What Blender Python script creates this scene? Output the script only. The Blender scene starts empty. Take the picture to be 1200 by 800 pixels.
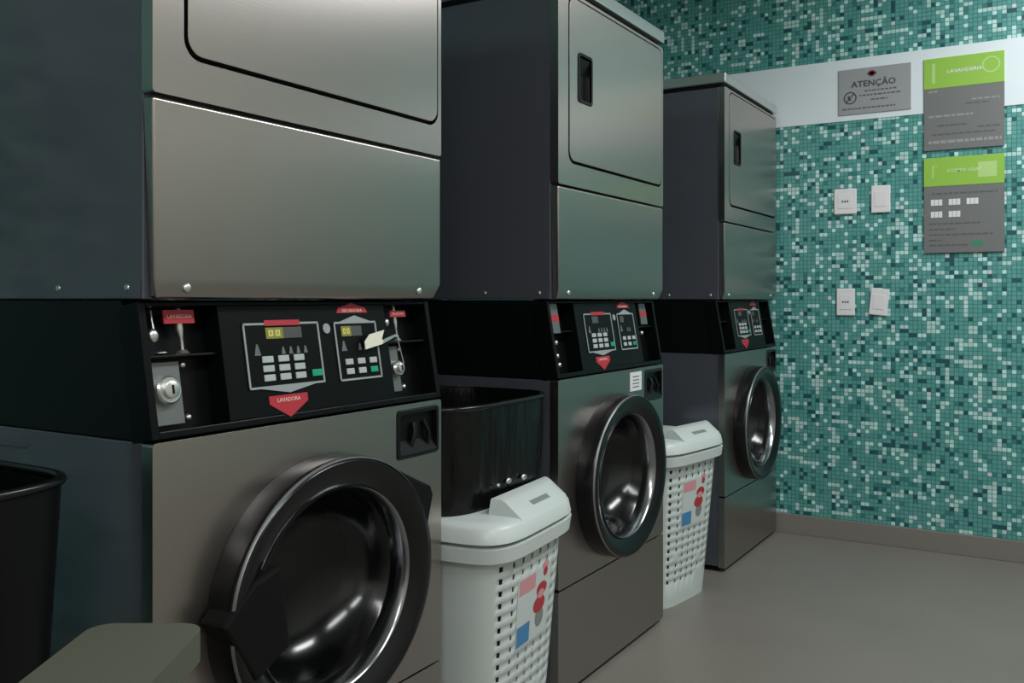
import bpy, bmesh, math, random
from mathutils import Vector, Matrix
random.seed(7)
SC = bpy.context.scene
COL = SC.collection
PI = math.pi

# ------------------------------------------------------------------ camera, world, lights, exposure
CAM_H = 1.009
cam_d = bpy.data.cameras.new('camera')
cam = bpy.data.objects.new('camera', cam_d); COL.objects.link(cam)
cam.location = (0, 0, CAM_H)
cam.rotation_euler = (PI/2, 0, 0.5448)
cam_d.sensor_width = 36.0
cam_d.lens = 36.0*1084.6/1200.0
cam_d.shift_y = -(400-351.1)/1200.0
cam_d.clip_start = 0.02
SC.camera = cam
SC.view_settings.view_transform = 'Standard'
SC.view_settings.look = 'None'
SC.view_settings.gamma = 1.0
SC.view_settings.use_curve_mapping = False
SC.view_settings.exposure = -0.22
w = bpy.data.worlds.new('world'); SC.world = w
w.use_nodes = True
w.node_tree.nodes['Background'].inputs[0].default_value = (0.8, 0.9, 1.0, 1)
w.node_tree.nodes['Background'].inputs[1].default_value = 0.05
SC.cycles.use_denoising = True
SC.cycles.max_bounces = 8
SC.cycles.sample_clamp_indirect = 4.0

def area(name, loc, sx, sy, power, col=(0.96, 1.0, 0.99), rot=(0, 0, 0)):
    l = bpy.data.lights.new(name, 'AREA'); l.shape = 'RECTANGLE'
    l.size = sx; l.size_y = sy; l.energy = power; l.color = col
    o = bpy.data.objects.new(name, l); COL.objects.link(o)
    o.location = loc; o.rotation_euler = rot
    return o
area('ceiling_lamp', (0.30, 2.85, 2.56), 0.35, 1.3, 50)
area('ceiling_lamp', (0.55, 0.7, 2.56), 0.3, 1.2, 30)
area('ceiling_lamp', (0.55, -1.0, 2.56), 0.3, 1.2, 36)

# ------------------------------------------------------------------ helpers
def srgb(r, g, b):
    f = lambda c: (c/255/12.92) if c/255 <= .04045 else ((c/255+.055)/1.055)**2.4
    return (f(r), f(g), f(b), 1)

def mat(name, col, rough=.5, metal=0.0, spec=.5, bump=None, emit=None, var=0.0, coat=0.0):
    m = bpy.data.materials.new(name); m.use_nodes = True
    nt = m.node_tree; p = nt.nodes['Principled BSDF']
    if len(col) == 3: col = (*col, 1)
    p.inputs['Base Color'].default_value = col
    p.inputs['Roughness'].default_value = rough
    p.inputs['Metallic'].default_value = metal
    p.inputs['Specular IOR Level'].default_value = spec
    p.inputs['Coat Weight'].default_value = coat
    tc = nt.nodes.new('ShaderNodeTexCoord')
    if var or bump:
        n = nt.nodes.new('ShaderNodeTexNoise')
        mp = nt.nodes.new('ShaderNodeMapping')
        nt.links.new(tc.outputs['Object'], mp.inputs[0]); nt.links.new(mp.outputs[0], n.inputs['Vector'])
        sc = bump[0] if bump else (6, 6, 6)
        mp.inputs['Scale'].default_value = sc
        n.inputs['Scale'].default_value = 1.0
        n.inputs['Detail'].default_value = 4
        if bump:
            b = nt.nodes.new('ShaderNodeBump'); b.inputs['Strength'].default_value = bump[1]
            b.inputs['Distance'].default_value = bump[2]
            nt.links.new(n.outputs['Fac'], b.inputs['Height']); nt.links.new(b.outputs[0], p.inputs['Normal'])
        if var:
            mx = nt.nodes.new('ShaderNodeMix'); mx.data_type = 'RGBA'
            nt.links.new(n.outputs['Fac'], mx.inputs[0])
            mx.inputs[6].default_value = tuple(c*(1-var) for c in col[:3])+(1,)
            mx.inputs[7].default_value = tuple(min(1, c*(1+var)) for c in col[:3])+(1,)
            nt.links.new(mx.outputs[2], p.inputs['Base Color'])
    if emit:
        p.inputs['Emission Color'].default_value = (*emit[:3], 1); p.inputs['Emission Strength'].default_value = emit[3]
    return m

M = {}
M['steel'] = mat('brushed_steel', (.445, .405, .385), .30, 1.0, bump=((3, 3, 420), .035, .001), var=.04)
def brush(m, amount):        # horizontal brushing
    nt = m.node_tree; p = nt.nodes['Principled BSDF']
    p.inputs['Anisotropic'].default_value = amount
    c = nt.nodes.new('ShaderNodeCombineXYZ'); c.inputs[1].default_value = 1.0
    nt.links.new(c.outputs[0], p.inputs['Tangent'])
brush(M['steel'], .6)
M['steel_side'] = mat('dark_side_metal', (.125, .13, .158), .14, .45, bump=((2.2, 2.2, 2.2), .05, .02), var=.08)
M['cap'] = mat('light_cap_steel', (.62, .63, .62), .3, .9)
M['chrome'] = mat('chrome', (.30, .31, .33), .2, 1.0)
M['drum'] = mat('drum_steel', (.20, .215, .23), .42, .85)
M['black'] = mat('black_plastic', (.003, .0034, .0038), .36, spec=.2)
M['black_gloss'] = mat('glossy_black_plastic', (.005, .005, .006), .22, spec=.35)
M['black_matte'] = mat('matte_black', (.004, .004, .004), .7, spec=.15)
M['fascia'] = mat('fascia_black', (.0022, .003, .0035), .38, spec=.15)
M['key'] = mat('key_grey', (.42, .46, .47), .5)
M['key_green'] = mat('key_green', (.0, .33, .17), .5)
M['border'] = mat('border_grey', (.30, .33, .34), .45)
M['red'] = mat('red_sticker', (.44, .022, .04), .45)
M['pale_print'] = mat('pale_print', (.75, .55, .5), .5)
M['symbol'] = mat('symbol_grey', (.12, .14, .14), .5)
M['lcd'] = mat('lcd_yellow', (.10, .11, .02), .4, emit=(.75, .72, .10, .16))
M['lcd_seg'] = mat('lcd_digit', (.1, .1, .03), .4, emit=(.85, .85, .25, .55))
M['lcd_off'] = mat('lcd_grey', (.07, .075, .07), .4)
M['metal'] = mat('plated_metal', (.62, .62, .60), .3, .9)
M['plate'] = mat('grey_lock_plate', (.20, .21, .21), .4, .6)
M['white_plastic'] = mat('white_plastic', (.56, .61, .60), .38, var=.03)
M['white_plate'] = mat('white_plate', (.76, .75, .78), .4)
M['slot'] = mat('slot_grey', (.20, .23, .23), .5)
M['paper'] = mat('paper_tag', (.75, .74, .62), .6)
M['pink'] = mat('pink_print', (.62, .28, .32), .5)
M['cherry'] = mat('cherry_print', (.42, .03, .04), .45)
M['blue'] = mat('blue_print', (.06, .22, .45), .5)
M['pale_label'] = mat('pale_label', (.62, .68, .66), .5)
M['bag'] = mat('black_bag', (.003, .0035, .0035), .25, spec=.3, bump=((24, 24, 5), .5, .02))
M['olive_block'] = mat('plain_olive', (.085, .09, .064), .75, var=.03)
M['sign_grey'] = mat('sign_grey', (.155, .16, .165), .5)
M['sign_green'] = mat('sign_green', (.27, .50, .06), .5)
M['sign_light_green'] = mat('sign_light_green', (.42, .62, .22), .5)
M['notice'] = mat('notice_grey', (.31, .32, .34), .45)
M['ink'] = mat('dark_ink', (.06, .055, .07), .5)
M['maroon'] = mat('maroon_ink', (.18, .02, .04), .5)
M['grey_ink'] = mat('grey_ink', (.28, .28, .27), .5)
M['dim_ink'] = mat('dim_ink', (.10, .10, .10), .5)
M['white_ink'] = mat('white_ink', (.70, .72, .70), .5)
M['pale_green_ink'] = mat('pale_green_ink', (.55, .72, .38), .5)
M['green_ink'] = mat('green_ink', (.02, .25, .12), .5)
M['band'] = mat('white_paint', (.70, .77, .82), .5)
M['paint'] = mat('beige_paint', (.60, .58, .52), .7, var=.04)
M['ceil'] = mat('ceiling_paint', (.7, .7, .68), .8)
M['floor'] = mat('grey_resin_floor', (.182, .165, .146), .42, bump=((3, 3, 3), .04, .02), var=.10)
M['skirt'] = mat('grey_skirting', (.20, .185, .165), .5)
def glass():
    m = bpy.data.materials.new('tinted_glass'); m.use_nodes = True
    nt = m.node_tree; nt.nodes.remove(nt.nodes['Principled BSDF'])
    t = nt.nodes.new('ShaderNodeBsdfTransparent'); t.inputs[0].default_value = (.22, .24, .25, 1)
    g = nt.nodes.new('ShaderNodeBsdfGlossy'); g.inputs['Roughness'].default_value = .16
    g.inputs[0].default_value = (.9, .9, .9, 1)
    f = nt.nodes.new('ShaderNodeFresnel'); f.inputs[0].default_value = 1.5
    x = nt.nodes.new('ShaderNodeMixShader')
    nt.links.new(f.outputs[0], x.inputs[0]); nt.links.new(t.outputs[0], x.inputs[1]); nt.links.new(g.outputs[0], x.inputs[2])
    nt.links.new(x.outputs[0], nt.nodes['Material Output'].inputs[0])
    return m
M['glass'] = glass()

def mosaic(name, ax):
    """small square glass tiles; ax = the horizontal axis of the wall ('X' or 'Y')"""
    m = bpy.data.materials.new(name); m.use_nodes = True
    nt = m.node_tree; N = nt.nodes; L = nt.links; p = N['Principled BSDF']
    tc = N.new('ShaderNodeTexCoord'); sp = N.new('ShaderNodeSeparateXYZ'); L.new(tc.outputs['Object'], sp.inputs[0])
    pitch = .0168
    def mth(op, a, b=None):
        n = N.new('ShaderNodeMath'); n.operation = op
        for i, v in enumerate((a, b)):
            if v is None: continue
            if isinstance(v, (int, float)): n.inputs[i].default_value = v
            else: L.new(v, n.inputs[i])
        return n.outputs[0]
    u = mth('DIVIDE', sp.outputs[ax], pitch); v = mth('DIVIDE', sp.outputs['Z'], pitch)
    fu, fv = mth('FLOOR', u), mth('FLOOR', v)
    def wn(a, b, seed):
        c = N.new('ShaderNodeCombineXYZ'); L.new(a, c.inputs[0]); L.new(b, c.inputs[1]); c.inputs[2].default_value = seed
        n = N.new('ShaderNodeTexWhiteNoise'); n.noise_dimensions = '3D'; L.new(c.outputs[0], n.inputs[0])
        return n.outputs['Value']
    r = wn(fu, fv, .5)
    hu = mth('FLOOR', mth('DIVIDE', mth('ADD', fu, .25), 2)); hv = mth('FLOOR', mth('DIVIDE', mth('ADD', fv, .25), 2))
    rh = wn(hu, fv, 7.5); rv = wn(fu, hv, 11.5)
    ramp = N.new('ShaderNodeValToRGB'); ramp.color_ramp.interpolation = 'CONSTANT'
    e = ramp.color_ramp.elements
    stops = [(0, (.008, .085, .10)), (.09, (.035, .20, .20)), (.16, (.085, .315, .295)), (.45, (.10, .335, .315)), (.72, (.115, .35, .33)), (.872, (.50, .78, .75)), (.985, (.58, .64, .67))]
    e[0].position = 0; e[0].color = (*stops[0][1], 1); e[1].position = stops[1][0]; e[1].color = (*stops[1][1], 1)
    for s in stops[2:]:
        k = e.new(s[0]); k.color = (*s[1], 1)
    L.new(r, ramp.inputs[0])
    dbl = mth('MAXIMUM', mth('GREATER_THAN', rh, .945), mth('GREATER_THAN', rv, .945))
    mx = N.new('ShaderNodeMix'); mx.data_type = 'RGBA'; L.new(dbl, mx.inputs[0]); L.new(ramp.outputs[0], mx.inputs[6]); mx.inputs[7].default_value = (.44, .66, .64, 1)
    gu = mth('ABSOLUTE', mth('SUBTRACT', mth('FRACT', u), .5)); gv = mth('ABSOLUTE', mth('SUBTRACT', mth('FRACT', v), .5))
    g = mth('GREATER_THAN', mth('MAXIMUM', gu, gv), .425)
    gm = N.new('ShaderNodeMix'); gm.data_type = 'RGBA'; L.new(mth('MULTIPLY', g, .75), gm.inputs[0]); L.new(mx.outputs[2], gm.inputs[6]); gm.inputs[7].default_value = (.02, .10, .10, 1)
    L.new(gm.outputs[2], p.inputs['Base Color'])
    p.inputs['Roughness'].default_value = .35
    bp = N.new('ShaderNodeBump'); bp.inputs['Strength'].default_value = .3; bp.inputs['Distance'].default_value = .002
    L.new(mth('SUBTRACT', 1.0, g), bp.inputs['Height']); L.new(bp.outputs[0], p.inputs['Normal'])
    return m
M['mosaic_x'] = mosaic('teal_mosaic_end', 'X')
M['mosaic_y'] = mosaic('teal_mosaic_side', 'Y')

def tag(o, label=None, cat=None, group=None, kind=None):
    if label: o['label'] = label
    if cat: o['category'] = cat
    if group: o['group'] = group
    if kind: o['kind'] = kind
    return o
def thing(name, label, cat, loc=(0, 0, 0), rz=0, group=None):
    o = bpy.data.objects.new(name, None); COL.objects.link(o); o.empty_display_size = .05
    o.location = loc; o.rotation_euler = (0, 0, rz)
    return tag(o, label, cat, group)
def obj(name, bm, m, parent=None, bevel=0, seg=2, smooth=None, label=None):
    bmesh.ops.recalc_face_normals(bm, faces=bm.faces)
    me = bpy.data.meshes.new(name); bm.to_mesh(me); bm.free()
    for k in (m if isinstance(m, (list, tuple)) else [m]): me.materials.append(M[k])
    o = bpy.data.objects.new(name, me); COL.objects.link(o)
    if parent: o.parent = parent
    if bevel:
        b = o.modifiers.new('bevel', 'BEVEL'); b.width = bevel; b.segments = seg; b.limit_method = 'ANGLE'; b.angle_limit = math.radians(50)
        b.harden_normals = (m == 'steel')
        if m == 'steel':
            for f in me.polygons: f.use_smooth = True
    if smooth is not None:
        for f in me.polygons: f.use_smooth = True
        me.set_sharp_from_angle(angle=math.radians(smooth))
    if label: o['label'] = label
    return o
def box(bm, x0, x1, y0, y1, z0, z1, mi=0):
    v = [bm.verts.new(c) for c in ((x0,y0,z0),(x1,y0,z0),(x1,y1,z0),(x0,y1,z0),(x0,y0,z1),(x1,y0,z1),(x1,y1,z1),(x0,y1,z1))]
    for q in ((0,3,2,1),(4,5,6,7),(0,1,5,4),(1,2,6,5),(2,3,7,6),(3,0,4,7)):
        f = bm.faces.new([v[i] for i in q]); f.material_index = mi
    return v
def B(*a):
    bm = bmesh.new(); box(bm, *a); return bm
def prism(bm, pts, axis_lo, axis_hi, fn, mi=0):
    """extrude polygon pts between two offsets; fn(a,b,c)->xyz"""
    lo = [bm.verts.new(fn(a, b, axis_lo)) for a, b in pts]; hi = [bm.verts.new(fn(a, b, axis_hi)) for a, b in pts]
    n = len(pts)
    fs = [bm.faces.new(lo[::-1]), bm.faces.new(hi)]
    for i in range(n): fs.append(bm.faces.new((lo[i], lo[(i+1) % n], hi[(i+1) % n], hi[i])))
    for f in fs: f.material_index = mi
YZ = lambda y, z, x: (x, y, z)        # outline in the front plane, extruded along x
XZ = lambda x, z, y: (x, y, z)        # side profile, extruded along y
def rrect(y0, y1, z0, z1, r, n=6):
    pts = []
    for cy, cz, a0 in ((y1-r, z0+r, -90), (y1-r, z1-r, 0), (y0+r, z1-r, 90), (y0+r, z0+r, 180)):
        for i in range(n+1):
            a = math.radians(a0+90*i/n); pts.append((cy+r*math.cos(a), cz+r*math.sin(a)))
    return pts
def ell(cy, cz, ry, rz, n=64):
    return [(cy+ry*math.cos(2*PI*i/n), cz+rz*math.sin(2*PI*i/n)) for i in range(n)]
def plate(outer, holes, x0, x1):
    """flat plate in the YZ plane with real holes, thickness x0..x1"""
    bm = bmesh.new(); ed = []
    for loop in [outer]+holes:
        vs = [bm.verts.new((x1, y, z)) for y, z in loop]
        ed += [bm.edges.new((vs[i], vs[(i+1) % len(vs)])) for i in range(len(vs))]
    bmesh.ops.triangle_fill(bm, use_beauty=True, use_dissolve=False, edges=ed, normal=(1, 0, 0))
    r = bmesh.ops.extrude_face_region(bm, geom=bm.faces[:])
    bmesh.ops.translate(bm, vec=(x0-x1, 0, 0), verts=[g for g in r['geom'] if isinstance(g, bmesh.types.BMVert)])
    return bm
def lathe(bm, prof, cy, cz, ry, rz, n=96, close=False, mi=0):
    """elliptical lathe about the x axis: prof = [(radius fraction, x)]"""
    rings = []
    for rf, x in prof:
        if rf < 1e-6: rings.append([bm.verts.new((x, cy, cz))])
        else: rings.append([bm.verts.new((x, cy+ry*rf*math.cos(2*PI*i/n), cz+rz*rf*math.sin(2*PI*i/n))) for i in range(n)])
    prs = list(zip(rings, rings[1:]))
    if close: prs.append((rings[-1], rings[0]))
    for a, b in prs:
        for i in range(n):
            j = (i+1) % n
            if len(a) == 1: f = bm.faces.new((a[0], b[i], b[j]))
            elif len(b) == 1: f = bm.faces.new((a[i], a[j], b[0]))
            else: f = bm.faces.new((a[i], a[j], b[j], b[i]))
            f.material_index = mi
def tube(bm, pts, r, n=10, mi=0, cap=True):
    pts = [Vector(p) for p in pts]; rings = []
    for k, p in enumerate(pts):
        d = (pts[min(k+1, len(pts)-1)]-pts[max(k-1, 0)]).normalized()
        a = d.orthogonal().normalized() if k == 0 else (prev-d*prev.dot(d)).normalized()
        prev = a; b = d.cross(a)
        rr = r[k] if isinstance(r, (list, tuple)) else r
        rings.append([bm.verts.new(p+a*rr*math.cos(2*PI*i/n)+b*rr*math.sin(2*PI*i/n)) for i in range(n)])
    for a, b in zip(rings, rings[1:]):
        for i in range(n):
            f = bm.faces.new((a[i], a[(i+1) % n], b[(i+1) % n], b[i])); f.material_index = mi
    if cap:
        bm.faces.new(rings[0][::-1]).material_index = mi; bm.faces.new(rings[-1]).material_index = mi
def ball(bm, c, r, sx=1, sy=1, sz=1, n=10, mi=0):
    g = bmesh.ops.create_uvsphere(bm, u_segments=n*2, v_segments=n, radius=r, matrix=Matrix.Translation(c) @ Matrix.Diagonal((sx, sy, sz, 1)))
    for f in {f for v in g['verts'] for f in v.link_faces}: f.material_index = mi
def xform(bm, mtx):
    bmesh.ops.transform(bm, matrix=mtx, verts=bm.verts[:]); return bm
def text_bm(body, size, ext=.0008, width=None, bold=.0):
    """lettering as a mesh in the XY plane, centred on the origin, extruded by ext along z"""
    c = bpy.data.curves.new('lettering', 'FONT'); c.body = body; c.size = size; c.extrude = ext; c.offset = bold*size; c.resolution_u = 2
    c.align_x = 'CENTER'; c.align_y = 'CENTER'
    o = bpy.data.objects.new('lettering', c); COL.objects.link(o)
    bpy.context.view_layer.update()
    me = bpy.data.meshes.new_from_object(o.evaluated_get(bpy.context.evaluated_depsgraph_get()))
    bpy.data.objects.remove(o); bpy.data.curves.remove(c)
    bm = bmesh.new(); bm.from_mesh(me); bpy.data.meshes.remove(me)
    if width:
        xs = [v.co.x for v in bm.verts]; k = width/max(1e-6, max(xs)-min(xs))
        for v in bm.verts: v.co.x *= k
    return bm

# ------------------------------------------------------------------ room shell
XL, XR, YN, YE, ZC = -1.93, 1.65, -1.9, 4.054, 2.62
def struct(name, bm, m, **k):
    o = obj(name, bm, m, **k); o['kind'] = 'structure'; return o
struct('floor', B(XL-.1, XR+.1, YN-.1, YE+.1, -.08, 0), 'floor')
struct('ceiling', B(XL-.1, XR+.1, YN-.1, YE+.1, ZC, ZC+.08), 'ceil')
struct('wall_end', B(XL-.1, XR+.1, YE, YE+.1, 0, ZC), 'mosaic_x')
struct('wall_left', B(XL-.1, XL, YN, YE, 0, ZC), 'mosaic_y')
struct('wall_right', B(XR, XR+.1, YN, YE, 0, ZC), 'paint')
struct('wall_near', B(XL-.1, XR+.1, YN-.1, YN, 0, ZC), 'paint')
struct('baseboard_end', B(XL, XR, YE-.010, YE, 0, .083), 'skirt', bevel=.002)
struct('trim_1', B(XL, XR, YE-.003, YE, 1.759, 2.017), 'band')

# ------------------------------------------------------------------ stacked washer and dryer units
W_, DEP = .691, .74
TH = math.atan(.034/.197)
PB = .811
PM = Matrix(((0, -math.sin(TH), math.cos(TH), 0), (1, 0, 0, 0), (0, math.cos(TH), math.sin(TH), PB), (0, 0, 0, 1)))  # (u, v, w) of the sloping panel -> machine frame
def pz(z): return (z-PB)/math.cos(TH)
def pbox(bm, u0, u1, z0, z1, w0, w1, mi=0): return box(bm, u0, u1, pz(z0), pz(z1), w0, w1, mi)
def UVW(u, v, w): return (u, v, w)
def ppoly(bm, pts, w0, w1, mi=0): prism(bm, [(u, pz(z)) for u, z in pts], w0, w1, UVW, mi)
def pbm(): return bmesh.new()
def pobj(name, bm, m, parent, **k): return obj(name, xform(bm, PM), m, parent, **k)
def ptext(name, body, u, z, width, h, m, parent, wz=.0012):
    bm = text_bm(body, h*1.35, .0003, width)
    xform(bm, Matrix.Translation((u, pz(z), wz)))
    return pobj(name, bm, m, parent)

def make_keypad(root, u0, u1, z0, z1, cols, rows, notch, style):
    """framed control face with display, symbols and keys"""
    t = .0035
    bm = pbm()
    cu = (u0+u1)/2
    outer = [(u0, z0), (u1, z0), (u1, z1), (u0, z1)]
    ppoly(bm, outer, .0002, .0012, 0)
    k = pobj('keypad', bm, 'fascia', root)
    bm = pbm()
    pbox(bm, u0, u0+t, z0, z1, .0012, .0026); pbox(bm, u1-t, u1, z0, z1, .0012, .0026)
    pbox(bm, u0, u1, z0, z0+t, .0012, .0026); pbox(bm, u0, u1, z1-t, z1, .0012, .0026)
    hw = (u1-u0)*.36
    if notch == 'down': ppoly(bm, [(cu-hw, z0), (cu, z0-.010), (cu+hw, z0)], .0004, .0026)
    else: ppoly(bm, [(cu-hw, z1), (cu+hw, z1), (cu, z1+.011)], .0004, .0026)
    pobj('border', bm, 'border', k)
    W = u1-u0
    bm = pbm(); dz1 = z1-.008; dz0 = z1-.026
    du0 = u0+W*(.28 if notch == 'down' else .16)
    pbox(bm, du0, du0+W*.22, dz0, dz1, .0012, .0024, 0)
    pbox(bm, du0+W*.22, du0+W*.47, dz0, dz1, .0012, .0024, 1)
    if style == 'bright':
        for q in range(2):
            a = du0+W*(.03+q*.09)
            pbox(bm, a, a+W*.06, dz0+.004, dz0+.0065, .0024, .0028, 2); pbox(bm, a, a+W*.06, dz1-.0065, dz1-.004, .0024, .0028, 2)
            pbox(bm, a+W*.042, a+W*.06, dz0+.004, dz1-.004, .0024, .0028, 2); pbox(bm, a, a+W*.018, dz0+.004, dz1-.004, .0024, .0028, 2)
    pobj('display', bm, ('lcd', 'lcd_off', 'lcd_seg') if style == 'bright' else ('lcd_off', 'fascia', 'lcd_off'), k)
    sz = z1-.052
    spots = (.15, .48, .58, .68, .78) if notch == 'down' else (.18, .55, .68)
    for i, s in enumerate(spots):
        hh = .018 if i == 0 else .012; ww = .007 if i == 0 else .0045
        c = u0+W*s
        bm = pbm(); ppoly(bm, [(c-ww, sz), (c+ww, sz), (c+.0015, sz+hh), (c-.0015, sz+hh)], .0012, .002)
        pobj('symbol', bm, 'symbol', k)
    kw, kh = .024, .0105
    ku0 = u0+W*(.19 if notch == 'down' else .16)
    pu, pv = W*(.205 if notch == 'down' else .285), .0148
    if notch == 'up': kw = .020; pv = .017
    n0 = 0
    for r in range(rows):
        for c in range(cols):
            uu = ku0+c*pu; zz = z0+.011+r*pv
            green = (notch == 'up' and r == 0 and c == cols-1)
            bm = pbm(); pbox(bm, uu, uu+kw, zz, zz+kh, .0012, .004)
            pobj('key', bm, 'key_green' if (green and style != 'dim') else 'key', k, bevel=.001, label='green key' if green and style != 'dim' else None)
    if notch == 'down':
        uu = ku0+3*pu+.004; bm = pbm(); pbox(bm, uu, uu+kw, z0+.012, z0+.0235, .0012, .004)
        pobj('key', bm, 'key_green', k, bevel=.001, label='green key')
    return k

def lock_set(root, u0, u1, z0, z1, cu, cz, r, full):
    wb = -.032
    bm = pbm(); pbox(bm, u0, u1, z0, z1, wb, wb+.006)
    p = pobj('lock_plate', bm, 'plate', root, bevel=.001, label='grey metal lock plate')
    bm = pbm(); n = 32
    prof = [(1.0, 0), (1.0, .010), (.86, .013), (.62, .013), (.6, .018), (.5, .019)]
    rings = [[bm.verts.new((cu+r*a*math.cos(2*PI*i/n), pz(cz)+r*a*math.sin(2*PI*i/n), wb+.006+b)) for i in range(n)] for a, b in prof]
    for a, b in zip(rings, rings[1:]):
        for i in range(n): bm.faces.new((a[i], a[(i+1) % n], b[(i+1) % n], b[i]))
    bm.faces.new(rings[-1]); bm.faces.new(rings[0][::-1])
    pobj('lock', bm, 'metal', p, smooth=35, label='round silver lock')
    bm = pbm(); ppoly(bm, [(cu-.0015, cz-r*.3), (cu+.0015, cz-r*.3), (cu+.0015, cz+r*.3), (cu-.0015, cz+r*.3)], wb+.0245, wb+.026)
    pobj('keyhole', bm, 'black_matte', p)
    for zz in ((z1-.006), (z0+.008)):
        bm = pbm(); ball(bm, (u1+.008, pz(zz), wb+.003), .0055, n=8)
        pobj('screw', bm, 'metal', root, smooth=60)

def make_unit(y0, label, style, group):
    root = thing('stacked_washer_dryer', label, 'laundry machine', (-1.1, y0, 0), 0, group)
    # --- washer
    bm = bmesh.new(); t = .006
    box(bm, -DEP, -.024, .002, .002+t, .02, .806); box(bm, -DEP, -.024, W_-.002-t, W_-.002, .02, .806)
    box(bm, -DEP, -DEP+t, .002+t, W_-.002-t, .02, .806); box(bm, -DEP+t, -.024, .002+t, W_-.002-t, .02, .026); box(bm, -DEP+t, -.024, .002+t, W_-.002-t, .80, .806)
    sc = obj('washer_cabinet', bm, 'steel_side', root, bevel=.0015)
    bm = bmesh.new(); box(bm, -.42, -.30, -.0015, .004, .778, .783)
    obj('trim_strip', bm, 'steel_side', sc)
    obj('toe_kick', B(-DEP+.01, -.03, .015, W_-.015, 0, .021), 'black_matte', root)
    dy, dz, ry, rz = .342, .52, .250, .226
    disp = rrect(.545, .682, .702, .797, .008)
    obj('washer_front', plate(rrect(0, W_, .2795, .807, .006), [ell(dy, dz, ry*.9, rz*.9), disp], -.024, 0), 'steel', root, bevel=.011, seg=5)
    obj('lower_panel', plate(rrect(0, W_, .014, .2755, .006), [], -.024, 0), 'steel', root, bevel=.011, seg=5)
    # soap drawer recess
    bm = plate(rrect(.546, .681, .703, .796, .008), [rrect(.556, .674, .711, .788, .006)], -.010, .002)
    d = obj('soap_drawer', bm, 'black_gloss', root, bevel=.0012)
    bm = bmesh.new(); box(bm, -.016, -.010, .548, .679, .705, .794); prism(bm, [(-.010, .711), (.002, .711), (-.010, .735)], .558, .672, XZ)
    obj('recess', bm, 'black', d)
    bm = bmesh.new(); tube(bm, [(-.008, .600, .722), (-.001, .604, .752), (-.006, .606, .768)], .006)
    tube(bm, [(-.008, .640, .770), (-.001, .650, .745), (-.006, .652, .722)], .0045)
    obj('pull_tab', bm, 'black_gloss', d, smooth=50)
    # door
    bm = bmesh.new()
    lathe(bm, [(.995, 0.0005), (.995, .008), (.992, .014), (.99, .042), (.978, .050), (.955, .054), (.90, .053), (.82, .046), (.755, .036), (.735, .004), (.72, -.03), (.88, -.03), (.9, .0005)], dy, dz, ry, rz, close=True)
    door = obj('washer_door', bm, 'black_gloss', root, smooth=40)
    bm = bmesh.new()
    lathe(bm, [(.984, .0485), (.980, .0512), (.973, .0530), (.971, .050)], dy, dz, ry, rz, close=True)
    obj('rim_line', bm, 'plate', door, smooth=60)
    bm = bmesh.new()
    lathe(bm, [(.768, .034), (.757, .042), (.738, .038), (.725, .012), (.722, -.02), (.735, -.02), (.740, .006)], dy, dz, ry, rz, close=True)
    obj('chrome_ring', bm, 'chrome', door, smooth=50, label='chrome inner ring')
    bm = bmesh.new()
    lathe(bm, [(.735, .006), (.715, .0), (.66, -.03), (.58, -.062), (.42, -.085), (.22, -.095), (0, -.098)], dy, dz, ry, rz)
    gb = obj('glass_bowl', bm, 'glass', door, smooth=60)
    if sum(f.normal.x*f.area for f in gb.data.polygons) < 0: gb.data.flip_normals()   # the glass faces the room
    bm = bmesh.new()
    lathe(bm, [(.80, -.036), (.70, -.10), (.72, -.108), (.90, -.115), (.92, -.17), (.92, -.46), (.86, -.50), (.5, -.515), (0, -.515)], dy, dz, ry, rz)
    for k in range(3):
        a = 2*PI*k/3+.5
        c, s = math.cos(a), math.sin(a)
        tube(bm, [(-.14, dy+ry*.86*c, dz+rz*.86*s), (-.44, dy+ry*.86*c, dz+rz*.86*s)], .032, n=12)
    obj('drum', bm, 'drum', root, smooth=50)
    if style == 'bright':
        bm = bmesh.new()
        prism(bm, [(dy+.15, .705), (dy+.23, .667), (dy+.275, .647), (dy+.283, .628), (dy+.262, .56), (dy+.262, .46), (dy+.225, .40), (dy+.18, .42), (dy+.19, .60)], .001, .030, YZ)
        obj('door_patch_right', bm, 'black_matte', door, bevel=.006)  # stands in for a black angular patch right of the door
        bm = bmesh.new()
        prism(bm, [(dy-.265, .535), (dy-.205, .585), (dy-.15, .60), (dy-.13, .47), (dy-.20, .435)], .001, .056, YZ)
        obj('door_patch_left', bm, 'black_matte', door, bevel=.006)  # solid wedge in place of the dark angular patch at the left
    # --- control panel
    wb = -.034
    bm = pbm()
    # body behind the recesses
    prof = [(-DEP+.01, PB-.003), (-.040, PB-.003), (-.040-math.sin(TH)*.2, 1.008), (-DEP+.01, 1.008)]
    bm2 = bmesh.new(); prism(bm2, prof, .003, W_-.003, XZ)
    cp = obj('control_panel', bm2, 'black', root, bevel=.001)
    bm = pbm()
    zt, zb = 1.006, .8115
    pbox(bm, .0, .013, zb, zt, -.045, 0); pbox(bm, W_-.013, W_, zb, zt, -.045, 0)
    pbox(bm, .013, W_-.013, 1.000, zt, -.04, 0); pbox(bm, .013, W_-.013, zb, .822, -.04, 0)
    pbox(bm, .142, .546, .822, 1.000, -.04, 0)
    pbox(bm, .013, .142, .926, .930, -.038, -.010); pbox(bm, .546, .678, .926, .930, -.038, -.010)
    pobj('fascia', bm, 'fascia', cp, bevel=.0015)
    make_keypad(root, .186, .358, .866, .971, 3, 3, 'down', style)
    make_keypad(root, .397, .513, .864, .969, 3, 2, 'up', style)
    bm = pbm(); ppoly(bm, [(.225, .840), (.268, .8165), (.312, .840), (.312, .853), (.225, .853)], 0, .0012)
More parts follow.
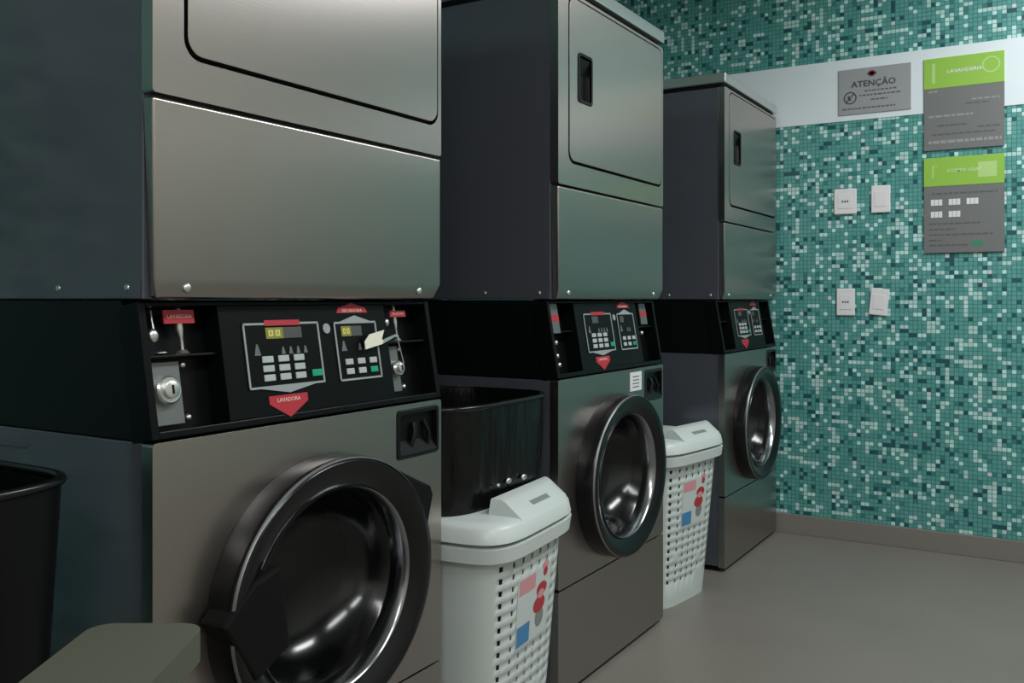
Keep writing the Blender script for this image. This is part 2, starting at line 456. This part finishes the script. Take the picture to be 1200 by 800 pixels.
    rs = pobj('sticker', bm, 'red', root, label='red downward pointing sticker')
    if style != 'dim': ptext('lettering', 'LAVADORA', .268, .845, .052, .007, 'pale_print', rs, .0014)
    bm = pbm(); ppoly(bm, [(.410, .985), (.494, .985), (.489, .994), (.452, 1.003), (.415, .994)], 0, .0012)
    rs = pobj('sticker', bm, 'red', root, label='red upward pointing sticker')
    if style != 'dim': ptext('lettering', 'SECADORA', .452, .989, .055, .006, 'pale_print', rs, .0014)
    bm = pbm(); pbox(bm, .232, .312, .966, .975, .002, .0032)
    pobj('sticker', bm, 'red', root, label='red strip above the wide display')
    bm = pbm(); n = 20
    bm2 = [(.378+.009*math.cos(2*PI*i/n), .958+.009*math.sin(2*PI*i/n)) for i in range(n)]
    ppoly(bm, bm2, 0, .003); pobj('badge', bm, 'border', root, bevel=.001, label='small round grey badge')
    if style == 'bright':
        lock_set(root, .022, .080, .830, .922, .050, .880, .0215, True)
        lock_set(root, .572, .602, .834, .922, .587, .878, .0155, False)
        bm = pbm(); pbox(bm, .052, .107, .976, .996, -.016, -.013)
        rs = pobj('lever_label', bm, 'red', root, label='red tag in left recess')
        ptext('lettering', 'LAVADORA', .080, .986, .044, .006, 'pale_print', rs, -.0125)
        bm = pbm(); pbox(bm, .574, .622, .977, .989, -.012, -.009)
        rs = pobj('lever_label', bm, 'red', root, label='red tag in right recess')
        ptext('lettering', 'SECADORA', .598, .983, .036, .005, 'pale_print', rs, -.0085)
        for cu, s in ((.086, 1.0), (.602, .8)):
            bm = pbm()
            tube(bm, [(cu, pz(.936), -.022), (cu, pz(.955), -.022), (cu-.003, pz(.968), -.02), (cu, pz(.999), -.022)], [.003*s, .003*s, .006*s, .004*s])
            tube(bm, [(cu, pz(.931), -.022), (cu, pz(.937), -.022)], [.011*s, .006*s], n=16)
            pobj('lever', bm, 'metal', root, smooth=50, label='silver lever')
        bm = pbm(); tube(bm, [(.040, pz(.998), -.026), (.039, pz(.970), -.022)], .002); ball(bm, (.036, pz(.960), -.02), .0085, sz=.6, sy=1.2)
        pobj('pull_knob', bm, 'metal', root, smooth=60, label='small silver pull knob')
        bm = pbm(); ball(bm, (.046, pz(.934), -.02), .008, sy=.35, sx=1.2)
        pobj('push_button', bm, 'metal', root, smooth=60)
        bm = pbm(); ball(bm, (.572, pz(.968), -.02), .006, sy=1.4)
        pobj('push_button', bm, 'metal', root, smooth=60)
        # the tag
    elif style == 'mid':
        for a, b, c, d in ((.020, .066, .925, 1.0), (.592, .640, .935, .998)):
            bm = pbm(); pbox(bm, a, b, c, d, -.012, -.009)
            rs = pobj('instruction_plate', bm, 'plate', root, label='grey instruction plate with red stripe')
            bm = pbm(); pbox(bm, a, b, c+(d-c)*.40, c+(d-c)*.62, -.009, -.0085)
            pobj('stripe', bm, 'red', rs)
        for uu, zz in ((.046, .902), (.042, .868), (.046, .845), (.60, .91)):
            bm = pbm(); ball(bm, (uu, pz(zz), -.018), .007, n=8); pobj('screw', bm, 'metal', root, smooth=60)
        bm = pbm(); pbox(bm, .026, .046, .852, .890, -.034, -.024); pobj('lock_plate', bm, 'plate', root, bevel=.001)
    else:
        bm = pbm(); pbox(bm, .022, .10, .845, .92, -.034, -.028); pobj('lock_plate', bm, 'fascia', root, bevel=.001)
    # --- dryer
    bm = bmesh.new()
    box(bm, -DEP, -.024, .002, W_-.002, 1.010, 1.797)
    dc = obj('dryer_cabinet', bm, 'steel_side', root, bevel=.0015)
    for yy in (-.0008, W_-.0022): obj('bottom_flange', B(-DEP, -.030, yy, yy+.003, 1.012, 1.036), 'steel_side', dc)
    for xx in (-.055, -.218, -.52):
        bm = bmesh.new(); ball(bm, (xx, -.001, 1.026), .0055, sy=.5, n=7); obj('bolt', bm, 'metal', dc, smooth=60)
    bm = bmesh.new()
    prism(bm, [(-.024, 1.010), (-.010, 1.010), (0, 1.040), (0, 1.2955), (-.024, 1.2955)], 0, W_, XZ)
    for v in bm.verts:      # the lip under the panel turns in at both ends
        if v.co.z < 1.02: v.co.y += .012 if v.co.y < .3 else -.012
    lf = obj('dryer_lower_front', bm, 'steel', root, bevel=.006, seg=4)
    for yy in (.062, .622):
        bm = bmesh.new(); ball(bm, (-.004, yy, 1.026), .0075, sx=.6, n=8); obj('bolt', bm, 'metal', lf, smooth=60)
    y0d, y1d, z0d, z1d = .060, .676, 1.366, 1.786
    obj('dryer_upper_front', plate(rrect(0, W_, 1.3005, 1.798, .006), [rrect(y0d-.0065, y1d+.0045, z0d-.0075, z1d+.004, .030)], -.024, 0), 'steel', root, bevel=.007, seg=4)
    obj('door_gap', B(-.0235, -.019, y0d-.02, y1d+.012, z0d-.02, z1d+.008), 'black_matte', root)
    hd = rrect(.106, .186, 1.524, 1.652, .010)
    dd = obj('dryer_door', plate(rrect(y0d, y1d, z0d, z1d, .026), [hd], -.018, .001), 'steel', root, bevel=.004, seg=3)
    bm = plate(rrect(.105, .187, 1.523, 1.653, .011), [rrect(.113, .179, 1.531, 1.645, .008)], -.004, .004)
    box(bm, -.017, -.012, .108, .184, 1.526, 1.650); prism(bm, [(-.012, 1.64), (.001, 1.64), (-.012, 1.60)], .115, .177, XZ)
    obj('door_pull', bm, 'black', dd, bevel=.0008)
    # --- top cap
    bm = bmesh.new(); box(bm, -DEP, -.014, .004, W_-.004, 1.797, 1.812)
    obj('cap_gap', bm, 'black_matte', root)
    obj('top_cap', B(-DEP-.005, .004, -.003, W_+.003, 1.812, 1.849), 'cap', root, bevel=.004, seg=3)
    return root

G = 'stacked washer dryers along the left wall'
u1 = make_unit(.846, 'steel stacked washer dryer with lit yellow display, nearest in the row', 'bright', G)
u2 = make_unit(2.039, 'steel stacked washer dryer in the middle of the row, white sticker by soap drawer', 'mid', G)
bm = bmesh.new(); box(bm, .0004, .0012, .436, .520, .742, .797); st = obj('sticker', bm, 'white_plate', u2, label='small white paper sticker')
bm = bmesh.new()
for k in range(4): box(bm, .0012, .0016, .455, .500, .752+k*.010, .755+k*.010)
obj('print', bm, 'symbol', st)
u3 = make_unit(3.331, 'steel stacked washer dryer farthest away against the teal tiled wall', 'dim', G)

# key tag hanging in front of the nearest machine's right hand keypad
kt = thing('key_tag', 'cream paper key tag hanging by the right lock of the nearest machine', 'tag', (-1.1, .846, 0))
bm = pbm(); ppoly(bm, [(.462, .916), (.512, .924), (.516, .929), (.512, .934), (.522, .950), (.478, .943), (.462, .930)], .012, .0135)
pobj('tag', bm, 'paper', kt)
bm = pbm(); ppoly(bm, [(.510, .923), (.556, .937), (.560, .933), (.566, .937), (.560, .942), (.520, .933)], .010, .012)
tube(bm, [(.556, pz(.937), .011), (.575, pz(.936), .0), (.587, pz(.885), -.002)], .0012, n=6)
pobj('key', bm, 'metal', kt)

# ------------------------------------------------------------------ laundry hampers
def sup(y, a, b, n=5.0): return a*max(0.0, 1-abs(y/b)**n)**(1/n)
NC, NR = 8, 15
def section(a, b, cols):
    """closed outline; the front run has the given fractions of b, the rest follows the superellipse"""
    n = 5.0; pts = [(sup(f*b, a, b), f*b) for f in cols]
    f0 = cols[-1]
    t0 = math.acos(min(1, (abs(f0))**(n/2)))   # angle whose sine-like share gives y = f0*b
    ts = PI/2-t0
    k = 40
    for i in range(1, k):
        t = ts+(2*PI-2*ts)*i/k
        c, s = math.cos(t), math.sin(t)
        pts.append((a*math.copysign(abs(c)**(2/n), c), b*math.copysign(abs(s)**(2/n), s)))
    return pts
cols = []
for c in range(NC):
    m_ = -.80+1.60*c/(NC-1); cols += [m_-.028, m_+.028]
HA, HB = .142, .190
def hw(z):     # taper of the body
    k = z/.475
    return HA*(.74+.26*k), HB*(.80+.20*k)
def make_hamper(loc, rz, label, group):
    root = thing('laundry_hamper', label, 'hamper', loc, rz, group)
    zs = [0.0, .03]
    rowz = []
    for r in range(NR):
        z = .452-r*.0262; rowz.append(z)
    for z in reversed(rowz): zs += [z-.0062, z+.0062]
    zs += [.478]
    bm = bmesh.new(); rings = []
    for z in zs:
        a, b = hw(z); rings.append([bm.verts.new((x, y, z)) for x, y in section(a, b, cols)])
    n = len(rings[0])
    holes_row = {2+2*i: NR-1-i for i in range(NR)}
    rnd = random.Random(3)
    for k in range(len(zs)-1):
        for i in range(n):
            j = (i+1) % n
            if k in holes_row and i < 2*NC and i % 2 == 0:
                r, c = holes_row[k], i//2
                if not (2 <= c <= 5 and 2 <= r <= 7) and not (r > 10 and rnd.random() < .12): continue
            bm.faces.new((rings[k][i], rings[k][j], rings[k+1][j], rings[k+1][i]))
    bm.faces.new(rings[0][::-1])
    body = obj('basket', bm, 'white_plastic', root, smooth=40)
    s = body.modifiers.new('wall', 'SOLIDIFY'); s.thickness = .004; s.offset = -1
    def ring_outline(a, b, k=72):
        o = []
        for i in range(k):
            t = 2*PI*i/k; c, s_ = math.cos(t), math.sin(t); o.append((a*math.copysign(abs(c)**.42, c), b*math.copysign(abs(s_)**.42, s_)))
        return o
    def loft(bm, levels, cap_lo=False, cap_hi=False, k=72):
        rs = [[bm.verts.new((x, y, z)) for x, y in ring_outline(a, b, k)] for a, b, z in levels]
        for p, q in zip(rs, rs[1:]):
            for i in range(k): bm.faces.new((p[i], p[(i+1) % k], q[(i+1) % k], q[i]))
        if cap_lo: bm.faces.new(rs[0][::-1])
        if cap_hi: bm.faces.new(rs[-1])
    bm = bmesh.new()
    loft(bm, [(HA-.002, HB-.002, .470), (HA+.020, HB+.020, .473), (HA+.024, HB+.024, .503), (HA+.010, HB+.010, .505), (HA-.002, HB-.002, .480)])
    obj('rim', bm, 'white_plastic', root, smooth=50)
    bm = bmesh.new()
    loft(bm, [(HA+.006, HB+.006, .504), (HA+.008, HB+.008, .5125), (HA+.023, HB+.023, .513), (HA+.018, HB+.018, .540), (HA+.008, HB+.008, .549), (HA-.02, HB-.02, .551)], True, True)
    lid = obj('lid', bm, 'white_plastic', root, smooth=45)
    # raised front of the lid, sloping down to the front edge
    a, b = HA+.017, HB+.017
    pts = [(x, y) for x, y in ring_outline(a, b, 96) if x > a-.085 and y > -.105]
    pts.sort(key=lambda p: p[1])
    x_in = a-.085
    bm = bmesh.new()
    def lvl(z, inset, side):
        o = []
        yc = .04
        for x, y in pts: o.append(bm.verts.new((max(x_in, min(x, x-inset*max(0, (x-x_in)/.085))), yc+(y-yc)*(1-side), z)))
        o.append(bm.verts.new((x_in, yc+(pts[-1][1]-yc)*(1-side), z))); o.insert(0, bm.verts.new((x_in, yc+(pts[0][1]-yc)*(1-side), z)))
        return o
    L_ = [lvl(.538, 0, 0), lvl(.549, .006, .01), lvl(.578, .050, .08), lvl(.582, .060, .10)]
    for p, q in zip(L_, L_[1:]):
        k = len(p)
        for i in range(k): bm.faces.new((p[i], p[(i+1) % k], q[(i+1) % k], q[i]))
    bm.faces.new(L_[-1]); bm.faces.new(L_[0][::-1])
    bmesh.ops.remove_doubles(bm, verts=bm.verts[:], dist=.0004)
    fl = obj('raised_front', bm, 'white_plastic', lid, smooth=35)
    sx = lambda z: a-.006-(z-.549)*(.044/.029)
    bm = bmesh.new(); prism(bm, [(sx(.5595)+.0006, .5600), (sx(.5665)+.0006, .5670), (sx(.5665)-.006, .5650), (sx(.5595)-.006, .5580)], -.01, .08, XZ)
    obj('handle_slot', bm, 'slot', lid, label='grey handle slot')
    # printed sticker following the front wall
    def pt(yf, z, off):
        A_, B_ = hw(z); y = yf*B_; return (sup(y, A_, B_)+off, y, z)
    def patch(bm, y0, y1, z0, z1, mi, off=.0012, n=6):
        g = [[bm.verts.new(pt(y0+(y1-y0)*i/n, z0+(z1-z0)*j/2, off)) for i in range(n+1)] for j in range(3)]
        for j in range(2):
            for i in range(n): bm.faces.new((g[j][i], g[j][i+1], g[j+1][i+1], g[j+1][i])).material_index = mi
    def disc(bm, yf, z, ry, rz_, mi, off):
        c = bm.verts.new(pt(yf, z, off)); k = 20
        o = [bm.verts.new(pt(yf+ry*math.cos(2*PI*i/k), z+rz_*math.sin(2*PI*i/k), off)) for i in range(k)]
        for i in range(k): bm.faces.new((c, o[i], o[(i+1) % k])).material_index = mi
    bm = bmesh.new()
    patch(bm, -.46, .46, .258, .412, 0, .0008)
    patch(bm, -.42, .02, .374, .408, 1); patch(bm, -.44, -.08, .262, .306, 2)
    disc(bm, .30, .412, .085, .011, 1, .0014); disc(bm, .30, .398, .06, .010, 3, .0016)
    disc(bm, .22, .362, .15, .016, 3, .0014); disc(bm, .17, .330, .17, .019, 3, .0016); disc(bm, .20, .352, .10, .010, 1, .0018)
    disc(bm, .20, .300, .12, .022, 4, .0014)
    stk = obj('printed_label', bm, ('white_plastic', 'pink', 'blue', 'cherry', 'slot', ), root, label='printed label with red fruit and blue square')
    return root
HG = 'white perforated laundry hampers between the machines'
make_hamper((-1.150, 1.760, 0), math.radians(5), 'white perforated laundry hamper with a black basket resting on its lid, in front', HG)
make_hamper((-1.215, 2.985, 0), math.radians(-8), 'white perforated laundry hamper with bare lid standing beside the farthest machine', HG)

# ------------------------------------------------------------------ black bins
def make_bin(name, label, cat, loc, rz, a, b, h, taper, bag):
    root = thing(name, label, cat, loc, rz)
    k = 96
    def outl(a, b, z, wob=0.0):
        o = []
        for i in range(k):
            t = 2*PI*i/k; c, s = math.cos(t), math.sin(t)
            r = 1+wob*(math.sin(9*t+3*z*4)+.6*math.sin(17*t+1.3))
            o.append((a*r*math.copysign(abs(c)**.5, c), b*r*math.copysign(abs(s)**.5, s), z))
        return o
    bm = bmesh.new(); rs = []
    for j in range(9):
        q = j/8; f = taper+(1-taper)*q; wob = .012*math.sin(PI*q) if bag else 0
        rs.append([bm.verts.new(p) for p in outl(a*f, b*f, h*q*.985, wob)])
    for q in (.98, .3, .06):
        f = (taper+(1-taper)*q)*.96; rs.append([bm.verts.new(p) for p in outl(a*f, b*f, h*q+.004)])
    for p, q in zip(rs, rs[1:]):
        for i in range(k): bm.faces.new((p[i], p[(i+1) % k], q[(i+1) % k], q[i]))
    bm.faces.new(rs[0][::-1]); bm.faces.new(rs[-1])
    obj('bin_body', bm, 'bag' if bag else 'black', root, smooth=50)
    bm = bmesh.new(); c = outl(a*1.0, b*1.0, h-.006); n = 8
    rr = [[bm.verts.new((x*(1+.010*math.cos(2*PI*i/n)/a*.6), y*(1+.010*math.cos(2*PI*i/n)/b*.6), z+.006*math.sin(2*PI*i/n))) for i in range(n)] for x, y, z in c]
    for i in range(k):
        for j in range(n): bm.faces.new((rr[i][j], rr[(i+1) % k][j], rr[(i+1) % k][(j+1) % n], rr[i][(j+1) % n]))
    obj('rim', bm, 'black_gloss', root, smooth=70)
    return root
b1 = make_bin('black_basket', 'black bag-lined basket resting on the lid of the nearer white hamper', 'basket', (-1.236, 1.790, .5515), 0, .150, .226, .232, .94, True)
for yy, zz, s in ((-.055, .047, .6), (-.012, .050, 1), (.055, .048, 1)):  # bright highlights of the crumpled bag, built as small metal beads
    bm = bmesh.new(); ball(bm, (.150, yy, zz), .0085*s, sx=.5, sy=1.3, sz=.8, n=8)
    obj('glint', bm, 'metal', b1, smooth=60, label='highlight on the bag built as a shiny bead')
make_bin('black_bin', 'tall black bin at the left edge in front of the nearest machine side', 'bin', (-1.222, .510, 0), 0, .150, .226, .785, .80, False)

# ------------------------------------------------------------------ added rounded block standing in for a flat olive patch, lower left
R2 = Matrix.Rotation(.5448, 4, 'Z')
bn = thing('olive_block', 'added olive-grey rounded block standing in for a flat patch, left foreground', 'olive_block', (-.833, .540, 0), .5448)
bm = bmesh.new()
prof = rrect(-.062, .064, 0, .60, .028, 8)
obj('block_top', xform(plate(rrect(-.25, .215, -.067, .067, .028, 10), [], .585, .622), Matrix(((0, 0, 1, 0), (0, 1, 0, 0), (1, 0, 0, 0), (0, 0, 0, 1)))), 'olive_block', bn, bevel=.010, seg=4, smooth=50)
obj('block_base', B(-.050, .050, -.22, .19, 0, .586), 'olive_block', bn, bevel=.006)

# ------------------------------------------------------------------ things on the end wall
def WM(x, z, d):   # lettering plane (x right, y up, z out) -> end wall, seen from the room
    return Matrix(((1, 0, 0, x), (0, 0, -1, YE-d), (0, 1, 0, z), (0, 0, 0, 1)))
def wbox(bm, x0, x1, z0, z1, d0, d1, mi=0): box(bm, x0, x1, YE-d1, YE-d0, z0, z1, mi)
def wtext(name, body, x, z, width, h, d, m, parent, bold=.02):
    return obj(name, xform(text_bm(body, h*1.35, .0003, width, bold), WM(x, z, d)), m, parent)
def local(root):
    for c in root.children: c.matrix_parent_inverse = Matrix.Translation(root.location).inverted()
# notice
r = thing('notice_sign', 'grey rectangular notice headed ATENÇÃO on the white wall band', 'sign', (-.703, YE-.003, 1.783))
bm = bmesh.new(); wbox(bm, -.844, -.561, 1.783, 1.972, .003, .008); obj('board', bm, 'notice', r, bevel=.001)
wtext('heading', 'ATENÇÃO', -.705, 1.905, .175, .026, .0084, 'ink', r)
bm = bmesh.new(); wbox(bm, -.728, -.694, 1.940, 1.952, .008, .0088); wbox(bm, -.720, -.702, 1.934, 1.958, .008, .0088); obj('emblem', bm, 'maroon', r, label='small dark red emblem')
bm = bmesh.new(); n = 40
cx, cz = -.797, 1.852
for i in range(n):
    a0, a1 = 2*PI*i/n, 2*PI*(i+1)/n
    v = [bm.verts.new((cx+q*math.cos(a), YE-.0088, cz+q*math.sin(a))) for a, q in ((a0, .021), (a1, .021), (a1, .026), (a0, .026))]
    bm.faces.new(v)
tube(bm, [(cx-.015, YE-.0085, cz-.016), (cx+.015, YE-.0085, cz+.016)], .0025, n=6)
tube(bm, [(cx-.006, YE-.0085, cz+.008), (cx+.002, YE-.0085, cz-.010)], .004, n=6)
obj('prohibition_symbol', bm, 'ink', r)
bm = bmesh.new()
for x0, x1, z in ((-.74, -.615, 1.876), (-.76, -.60, 1.858), (-.715, -.65, 1.838), (-.83, -.62, 1.806)):
    x = x0
    while x < x1:
        l = random.uniform(.008, .02); wbox(bm, x, min(x+l, x1), z-.0028, z+.0028, .008, .0084); x += l+.004
obj('small_print', bm, 'dim_ink', r); local(r)

def panel_sign(label, z0, zg, z1, kind):
    x0, x1 = -.513, -.226
    r = thing('information_sign', label, 'sign', ((x0+x1)/2, YE-.003, z0), group='green headed information signs')
    bm = bmesh.new(); wbox(bm, x0, x1, z0, zg, .003, .008); obj('board', bm, 'sign_grey', r, bevel=.0008)
    bm = bmesh.new(); wbox(bm, x0, x1, zg, z1, .003, .009); h = obj('header', bm, 'sign_green', r, bevel=.0008, label='green header')
    zm = (zg+z1)/2
    bm = bmesh.new()
    if kind == 1:
        cx, cz = -.272, zm+.012; n = 32
        for i in range(n):
            a0, a1 = 2*PI*i/n, 2*PI*(i+1)/n
            bm.faces.new([bm.verts.new((cx+q*math.cos(a), YE-.0096, cz+q*math.sin(a))) for a, q in ((a0, .026), (a1, .026), (a1, .032), (a0, .032))])
        b2 = bmesh.new(); wbox(b2, x0+.030, x0+.042, zm-.04, zm+.04, .009, .0096); obj('upright_bar', b2, 'sign_light_green', r)
    else:
        wbox(bm, -.318, -.252, zm-.03, zm+.03, .009, .0094); b2 = bmesh.new(); wbox(b2, x0+.03, x0+.036, zm-.025, zm+.025, .009, .0096)
        wbox(b2, x0+.036, x0+.05, zm+.021, zm+.025, .009, .0096); obj('upright_bar', b2, 'sign_light_green', r)
    obj('emblem', bm, 'sign_light_green', r, label='pale green emblem')
    wtext('heading', 'LAVANDERIA' if kind == 1 else 'COMO USAR', -.365, zm+.002, .125, .014, .0098, 'white_ink' if kind == 1 else 'pale_green_ink', r)
    rows = []
    bm = bmesh.new()
    def line(xa, xb, z, hh, mi):
        x = xa
        while x < xb-.004:
            l = random.uniform(.01, .028); wbox(bm, x, min(x+l, xb), z-hh, z+hh, .008, .0085, mi); x += l+.0045
    if kind == 1:
        line(x0+.018, x0+.05, zg-.012, .004, 2); line(-.34, -.24, zg-.055, .003, 1); line(-.36, -.28, zg-.070, .003, 0)
        line(x0+.018, -.335, zg-.112, .0042, 2); line(x0+.05, -.36, zg-.150, .003, 0); line(-.32, -.24, zg-.165, .003, 0); line(x0+.03, -.25, zg-.185, .003, 0)
        line(x0+.018, -.235, zg-.215, .006, 1)
    else:
        line(x0+.03, -.25, zg-.030, .003, 0)
        for q, (xx, zz) in enumerate(((x0+.047, zg-.065), (x0+.112, zg-.065), (x0+.176, zg-.065), (x0+.047, zg-.113), (x0+.112, zg-.113))):
            b2 = bmesh.new(); wbox(b2, xx-.021, xx+.021, zz-.0115, zz+.0115, .008, .0086, 1)
            for i in range(3): wbox(b2, xx-.021+i*.0145, xx-.021+i*.0145+.0125, zz-.012, zz+.012, .0086, .0092, 0)
            obj('printed_block', b2, ('white_ink', 'grey_ink'), r, label='white printed block')
        for k, (xa, xb) in enumerate(((x0+.02, -.31), (x0+.02, -.40), (x0+.02, -.265), (x0+.02, -.45))): line(xa, xb, zg-.150-k*.022, .0028, 0)
        line(x0+.02, -.35, zg-.236, .003, 0); b2 = bmesh.new(); wbox(b2, -.338, -.300, zg-.240, zg-.222, .008, .0086); obj('green_mark', b2, 'green_ink', r, label='small green mark')
    obj('print', bm, ('dim_ink', 'grey_ink', 'grey_ink', 'white_ink', 'green_ink'), r); local(r)
panel_sign('grey information sign with green header, higher one crossing the white wall band', 1.606, 1.853, 1.974, 1)
panel_sign('grey information sign with green header and white printed blocks, lower one on bare tiles', 1.196, 1.462, 1.576, 2)

PG = 'white wall plates on the mosaic'
def wall_plate(label, x0, x1, z0, z1, tilt, mark):
    cx, cz = (x0+x1)/2, (z0+z1)/2
    r = thing('wall_plate', label, 'wall plate', (cx, YE, cz), group=PG)
    r.rotation_euler = (0, tilt, 0)
    w2, h2 = (x1-x0)/2, (z1-z0)/2
    bm = bmesh.new(); box(bm, -w2, w2, -.009, 0.0, -h2, h2); obj('cover', bm, 'white_plate', r, bevel=.003)
    bm = bmesh.new(); box(bm, -w2*.62, w2*.62, -.0105, -.009, -h2*.55, h2*.55); obj('insert', bm, 'white_plate', r, bevel=.0005)
    if mark:
        bm = bmesh.new()
        for q in (-.010, .0, .010): box(bm, q-.003, q+.003, -.0112, -.0104, -.004, .004)
        obj('socket_mark', bm, 'dim_ink', r)
wall_plate('white wall plate with dark centre mark, upper left of the four on the tiles', -.862, -.772, 1.368, 1.474, 0, True)
wall_plate('plain white wall plate, upper right of the four on the tiles', -.714, -.640, 1.368, 1.480, 0, False)
wall_plate('white wall plate with dark centre mark, lower left of the four on the tiles', -.852, -.779, .943, 1.056, 0, True)
wall_plate('plain white wall plate hanging slightly crooked, lower right of the four on the tiles', -.719, -.648, .945, 1.055, .10, False)
